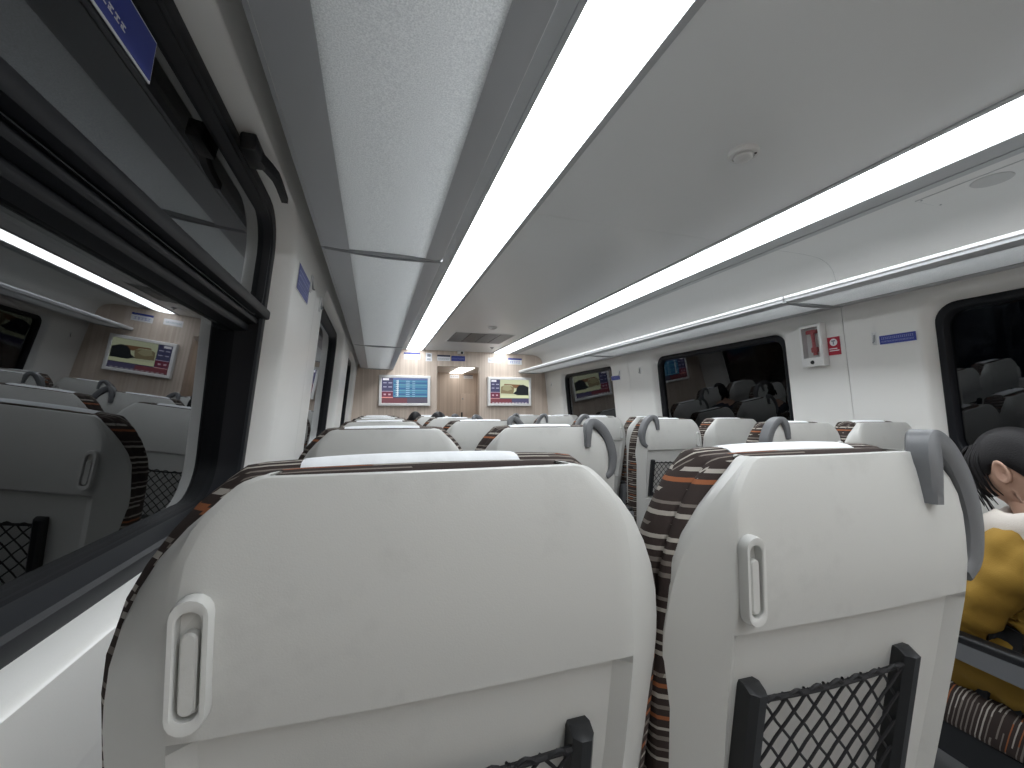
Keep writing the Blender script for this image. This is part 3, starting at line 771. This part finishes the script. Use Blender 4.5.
# access panel with speaker grille in the right cove
t = thing('speaker_panel', 'flush access panel with a round speaker grille in the right cove', 'speaker panel', (2.052, .70, H+.8115))
bm = B(); box(bm, -.068, .068, -.32, .395, -.0006, .0015, mi=1); box(bm, -.066, .066, -.318, .393, -.0018, .002, .001); obj('panel', bm, [COVE, TRIM], t, smooth=False)
for px in (-.056, .056):
    bm = B(); cyl(bm, (px, .380, -.0016), (0, 0, -1), .004, .003, .002, 10); obj('screw', bm, METAL, t)
bm = B(); cyl(bm, (.0, .205, -.0016), (0, 0, -1), .055, .053, .0025, 32)
obj('grille', bm, mat('grille_grey', (.50, .50, .49), .6, bump=1, bscale=500), t)

# ------------------------------------------------------------------ people
def skin_mesh(name, chains, m, parent, sub=2):
    """chains: list of lists of (point, radius); a chain starting with an int index joins that vertex"""
    me = bpy.data.meshes.new(name); V = []; E = []; Rr = []
    idx = {}
    for ch in chains:
        prev = None
        for q in ch:
            if isinstance(q, str): prev = idx[q]; continue
            p, r = q[0], q[1]
            V.append(p); Rr.append(r); i = len(V)-1
            if len(q) > 2: idx[q[2]] = i
            if prev is not None: E.append((prev, i))
            prev = i
    me.from_pydata(V, E, []); o = bpy.data.objects.new(name, me); C.objects.link(o)
    md = o.modifiers.new('skin', 'SKIN'); md.use_smooth_shade = True
    for i, sv in enumerate(me.skin_vertices[0].data):
        r = Rr[i]; sv.radius = (r, r) if not isinstance(r, tuple) else r
        sv.use_root = (i == 0)
    sb = o.modifiers.new('sub', 'SUBSURF'); sb.levels = sub; sb.render_levels = sub
    dg = bpy.context.evaluated_depsgraph_get(); me2 = bpy.data.meshes.new_from_object(o.evaluated_get(dg))
    bpy.data.objects.remove(o); bpy.data.meshes.remove(me)
    for p in me2.polygons: p.use_smooth = True
    me2.materials.clear(); me2.materials.append(m); me2.name = name
    o = bpy.data.objects.new(name, me2); C.objects.link(o); o.parent = parent
    return o
def head_bm(c, rot, s=1.):
    """a head with brow, nose, mouth, chin and ears; local +y is the face"""
    bm = B(); bmesh.ops.create_uvsphere(bm, u_segments=40, v_segments=28, radius=1)
    def g(x, z, cx, cz, wx, wz): return math.exp(-((x-cx)/wx)**2-((z-cz)/wz)**2)
    for v in bm.verts:
        x, y, z = v.co
        f = max(0, y)
        X = x*.074*(1-.22*max(0, -z)**1.5); Z = z*.112; Yy = y*(.094 if y < 0 else .090)
        if z < 0: Yy -= .012*(-z)*(1 if y > 0 else -1.6)
        if z < -.2 and y > 0: X *= 1-.18*f*(-z)
        if y > .2:
            Yy += .026*g(x, z, 0, -.22, .16, .17)+.010*g(x, z, 0, .05, .10, .30)          # nose
            Yy -= .011*(g(x, z, .40, .04, .20, .13)+g(x, z, -.40, .04, .20, .13))          # eye sockets
            Yy += .005*g(x, z, 0, .24, .6, .10)                                            # brow
            Yy += .008*g(x, z, 0, -.50, .24, .06)-.005*g(x, z, 0, -.50, .20, .018)         # lips
            Yy += .012*g(x, z, 0, -.80, .28, .14)                                          # chin
        v.co = (X, Yy, Z)
    for sx in (-1, 1):   # ears
        rg = []
        for u in range(9):
            a = u/8; ring = []
            for k in range(14):
                b = 2*math.pi*k/14; rr_ = (1, 1.08, 1.1, 1.0, .80, .68, .55, .35, .1)[u]
                d_ = (.0, .006, .011, .014, .013, .009, .006, .005, .004)[u]
                ring.append((sx*(.068+d_), -.010+.016*rr_*math.cos(b)-.006, -.008+(.031 if math.sin(b) > 0 else .027)*rr_*math.sin(b)))
            rg.append(ring)
        loft(bm, rg, True, False, True)
    bmesh.ops.scale(bm, verts=bm.verts, vec=(s, s, s))
    bmesh.ops.rotate(bm, verts=bm.verts, cent=(0, 0, 0), matrix=rot); bmesh.ops.translate(bm, verts=bm.verts, vec=c)
    return bm
def person(label, loc, cloth, hood, bun, pitch, turn=0, simple=False):
    """a seated person; origin on the floor below the pelvis, facing +y; heights in metres above the floor"""
    t = thing('person', label, 'person', loc)
    hc = Vector((0, .025, 1.085)); rot = (Matrix.Rotation(R(turn), 3, 'Z') @ Matrix.Rotation(R(-pitch), 3, 'X'))
    ch = [[((0, .0, .60), (.13, .10), 'pel'), ((0, -.035, .72), (.115, .09)), ((0, -.045, .82), (.13, .095), 'chest'), ((0, -.03, .915), (.085, .065), 'nb'), ((0, -.012, .965), .050), ((0, .012, 1.03), .048), ((0, .03, 1.085), .05)]]
    for sx in (-1, 1):
        ch.append(['nb', ((sx*.10, -.035, .905), .058), ((sx*.165, -.03, .875), .052), ((sx*.195, .03, .755), .042), ((sx*.205, .085, .655), .037), ((sx*.150, .20, .705), .032), ((sx*.075, .300, .765), .026, 'w%d' % sx), ((sx*.062, .335, .785), (.032, .018), 'p%d' % sx), ((sx*.055, .362, .800), (.034, .014))])
        ch.append(['pel', ((sx*.09, .08, .60), .092), ((sx*.10, .28, .605), .080), ((sx*.10, .44, .60), .060), ((sx*.10, .46, .45), .052), ((sx*.10, .44, .25), .040), ((sx*.10, .43, .09), .034), ((sx*.105, .50, .04), .032), ((sx*.11, .57, .03), .026)])
    body = skin_mesh('body', ch, SKIN, t)
    bm = B(); bm.from_mesh(body.data)
    hb = head_bm(hc, rot); me = bpy.data.meshes.new('h'); hb.to_mesh(me); hb.free(); bm.from_mesh(me); bpy.data.meshes.remove(me)
    # fingers: five separate bent digits on each hand, closing on what is held
    for sx in (-1, 1):
        o_ = Vector((sx*.055, .372, .805))
        for k, (dx, L_) in enumerate(((-.024, .052), (-.008, .060), (.008, .056), (.023, .044))):
            a = o_+Vector((dx, 0, .004*k))
            tube(bm, catmull([a, a+Vector((-sx*.006, L_*.40, .004)), a+Vector((-sx*.014, L_*.62, -.012)), a+Vector((-sx*.020, L_*.60, -.028))], 3), [.0085]*4+[.008]*3+[.0072]*2+[.006], 8)
        a = Vector((sx*.075-sx*.048, .335, .795))
        tube(bm, catmull([a+Vector((sx*.018, -.006, -.004)), a+Vector((-sx*.004, .012, .012)), a+Vector((-sx*.012, .034, .018)), a+Vector((-sx*.012, .050, .012))], 3), [.011, .011, .010, .010, .0095, .009, .009, .0085, .008, .006], 8)
    bm.to_mesh(body.data); bm.free()
    for p in body.data.polygons: p.use_smooth = True
    # eyes
    for sx in (-1, 1):
        bm = B(); bmesh.ops.create_uvsphere(bm, u_segments=12, v_segments=8, radius=.0115)
        q = hc+rot @ Vector((sx*.029, .074, .005)); bmesh.ops.translate(bm, verts=bm.verts, vec=q); eb = obj('eye', bm, EYE, t)
        bm = B(); q2 = hc+rot @ Vector((sx*.029, .0848, .004)); bmesh.ops.create_uvsphere(bm, u_segments=10, v_segments=6, radius=.0045); bmesh.ops.translate(bm, verts=bm.verts, vec=q2); obj('pupil', bm, HAIR, eb)
    # hair: a cap over the skull swept back, with strands
    bm = B(); bmesh.ops.create_uvsphere(bm, u_segments=36, v_segments=24, radius=1)
    HL = [(0, .50), (.5, .42), (.85, .20), (1.1, -.02), (1.35, -.12), (1.52, .16), (1.75, .14), (1.95, -.05), (2.2, -.35), (2.6, -.58), (3.2, -.62)]
    for v in bm.verts:
        x, y, z = v.co; a = math.atan2(abs(x), y); lim = -.6
        for (a0, l0), (a1, l1) in zip(HL, HL[1:]):
            if a0 <= a <= a1: lim = l0+(l1-l0)*(a-a0)/(a1-a0)
        k = 1.
        if z < lim:
            rad = math.hypot(x, y); z2 = lim; nr = math.sqrt(max(0, 1-z2*z2)); k = max(.80, 1-.5*(lim-z))
            if rad > 1e-4: x, y, z = x/rad*nr, y/rad*nr, z2-.03*(1-k)
        wv = 1+.012*math.sin(16*math.atan2(x, y)+3*z)
        v.co = Vector((x*.0815*wv*k, y*.1000*wv*k-.003, z*.121+.002))
    bmesh.ops.rotate(bm, verts=bm.verts, cent=(0, 0, 0), matrix=rot); bmesh.ops.translate(bm, verts=bm.verts, vec=hc)
    rs = random.Random(5)
    def strand(a, b, c_, d_, r):
        P = [hc+rot @ Vector(p) for p in (a, b, c_, d_)]
        cm = catmull(P, 4); tube(bm, cm, [r*(1-.75*i/(len(cm)-1)) for i in range(len(cm))], 6)
    for sx in (-1, 1):
        for k in range(26):      # fine locks falling beside the face in front of the ears
            j = rs.uniform(-.006, .006); f = rs.uniform(.020, .056)
            strand((sx*.050, f-.01, .085), (sx*(.0755+j*.4), f+.006+j, .035), (sx*(.0765+j*.5), f+.008+j, -.030), (sx*(.064+j), f+.008+j*1.5, -.062-rs.uniform(0, .06)*(f > .04)), .0042)
        for k in range(12):      # fringe
            x0 = sx*rs.uniform(0, .06)
            strand((x0*.6, .066, .088), (x0*.8, .084, .070), (x0, .092, .042), (x0*1.1, .088, .012), .0050)
        for k in range(14):      # nape
            strand((sx*rs.uniform(.0, .06), -.085, -.01), (sx*rs.uniform(.01, .066), -.082, -.05), (sx*rs.uniform(.01, .06), -.066, -.085), (sx*rs.uniform(.005, .05), -.05, -.125), .009)
    if bun:
        for k in range(5):
            strand((0, -.095, .02), (.012*(k-2), -.135, .0), (.012*(k-2), -.140, -.07), (.006*(k-2), -.105, -.15), .017)
    obj('hair', bm, HAIR, t, ang=70)
    # jacket: a looser surface over trunk and arms
    jk = [[((0, .01, .56), (.195, .160), 'pel'), ((0, -.005, .69), (.190, .150)), ((0, -.030, .82), (.172, .130), 'chest'), ((0, -.030, .91), (.118, .090), 'nb'), ((0, -.025, .945), (.085, .070))]]
    for sx in (-1, 1):
        jk.append(['nb', ((sx*.10, -.034, .905), .080), ((sx*.165, -.02, .875), .080), ((sx*.192, .03, .765), .070), ((sx*.205, .080, .660), .064), ((sx*.157, .19, .700), .058), ((sx*.095, .275, .750), .050)])
    for sx in (-1, 1): jk.append(['pel', ((sx*.110, .0, .60), (.115, .12)), ((sx*.112, .10, .585), (.116, .116)), ((sx*.108, .19, .60), (.105, .105))])
    for sx in (-1, 1): jk.append(['pel', ((sx*.06, .12, .665), .105), ((sx*.10, .20, .66), .085)])
    J = skin_mesh('jacket', jk, cloth, t, 3)
    rs2 = random.Random(8)
    for v in J.data.vertices:    # soft folds
        p = v.co; n_ = v.normal
        d_ = .006*math.sin(44*p.z+20*p.y+9*p.x+1.5*math.sin(23*p.y))+.005*math.sin(83*p.z-34*p.y)+.003*math.sin(120*p.y+50*p.x)
        v.co = p+n_*d_
    if hood:
        bm = B(); rg = []     # hood lying round the neck: mustard outside, pale lining inside
        def hoop(r1, r2, z, yc, dz):
            return [(r1*math.cos(a), yc+r2*math.sin(a), z+dz*(1-math.sin(a))/2) for a in [math.pi*2*k/36 for k in range(36)]]
        for r1, r2, z, yc, dz in ((.128, .115, .872, -.035, .012), (.150, .140, .905, -.050, .020), (.143, .138, .940, -.058, .030), (.120, .115, .958, -.052, .038)):
            rg.append(hoop(r1, r2, z, yc, dz))
        loft(bm, rg, True); hd = obj('hood', bm, cloth, t, ang=80)
        bm = B(); rg = []
        for r1, r2, z, yc, dz in ((.158, .150, .912, -.052, .030), (.160, .152, .932, -.054, .036), (.150, .142, .958, -.054, .042), (.126, .118, .975, -.050, .044), (.102, .094, .968, -.042, .040), (.078, .070, .938, -.028, .030), (.064, .058, .905, -.02, .02)):
            rg.append([(x+.004*math.sin(k*2.3), y+.004*math.cos(k*1.7), z_+.005*math.sin(k*1.1)) for k, (x, y, z_) in enumerate(hoop(r1, r2, z, yc, dz))])
        loft(bm, rg, True); obj('hood_lining', bm, CREAM, hd, ang=80)
    tr = [[((0, .02, .59), (.15, .105), 'pel')]]
    for sx in (-1, 1):
        tr.append(['pel', ((sx*.092, .08, .598), .104), ((sx*.102, .28, .605), .092), ((sx*.102, .45, .598), .074), ((sx*.10, .47, .45), .066), ((sx*.10, .45, .25), .056), ((sx*.10, .44, .12), .054)])
    skin_mesh('trousers', tr, TROUS, t)
    for sx in (-1, 1):
        bm = B(); rg = []
        for y, ww, hh in ((.39, .030, .05), (.40, .038, .085), (.45, .042, .090), (.50, .046, .075), (.56, .048, .055), (.60, .040, .042), (.615, .022, .030)):
            rg.append([(sx*.105-ww, y, .002), (sx*.105-ww*.95, y, hh*.6), (sx*.105-ww*.5, y, hh), (sx*.105+ww*.5, y, hh), (sx*.105+ww*.95, y, hh*.6), (sx*.105+ww, y, .002)])
        loft(bm, rg, True, True, True); obj('shoe', bm, WHITE, t, ang=60)
    if simple: t.scale = (1.0, 1.0, 1.032)
    return t
pn = person('person in a mustard jacket with a pale hood, seated across the aisle looking down', (1.70, .712, .0), MUSTARD, True, True, 22, -12)
t = thing('phone', 'dark phone held in the hands of the person in the mustard jacket', 'phone', (1.70, 1.086, .790))
t.rotation_euler = (R(38), 0, 0)
bm = B(); box(bm, -.036, .036, -.004, .004, -.03, .12, .003); obj('phone_case', bm, BLACK, t)
bm = B(); box(bm, -.033, .033, -.0046, -.0041, -.026, .116); obj('phone_screen', bm, scr('phone_glow', (.20, .22, .26)), t, smooth=False)
person('dark-haired person in dark clothes showing above the fifth left aisle seat', (.555, 3.98, .0), NAVYC, False, False, 2, 0, True)
person('dark-haired person in dark clothes showing above the sixth left aisle seat', (.425, 4.83, .0), NAVYC, False, False, 4, 0, True)
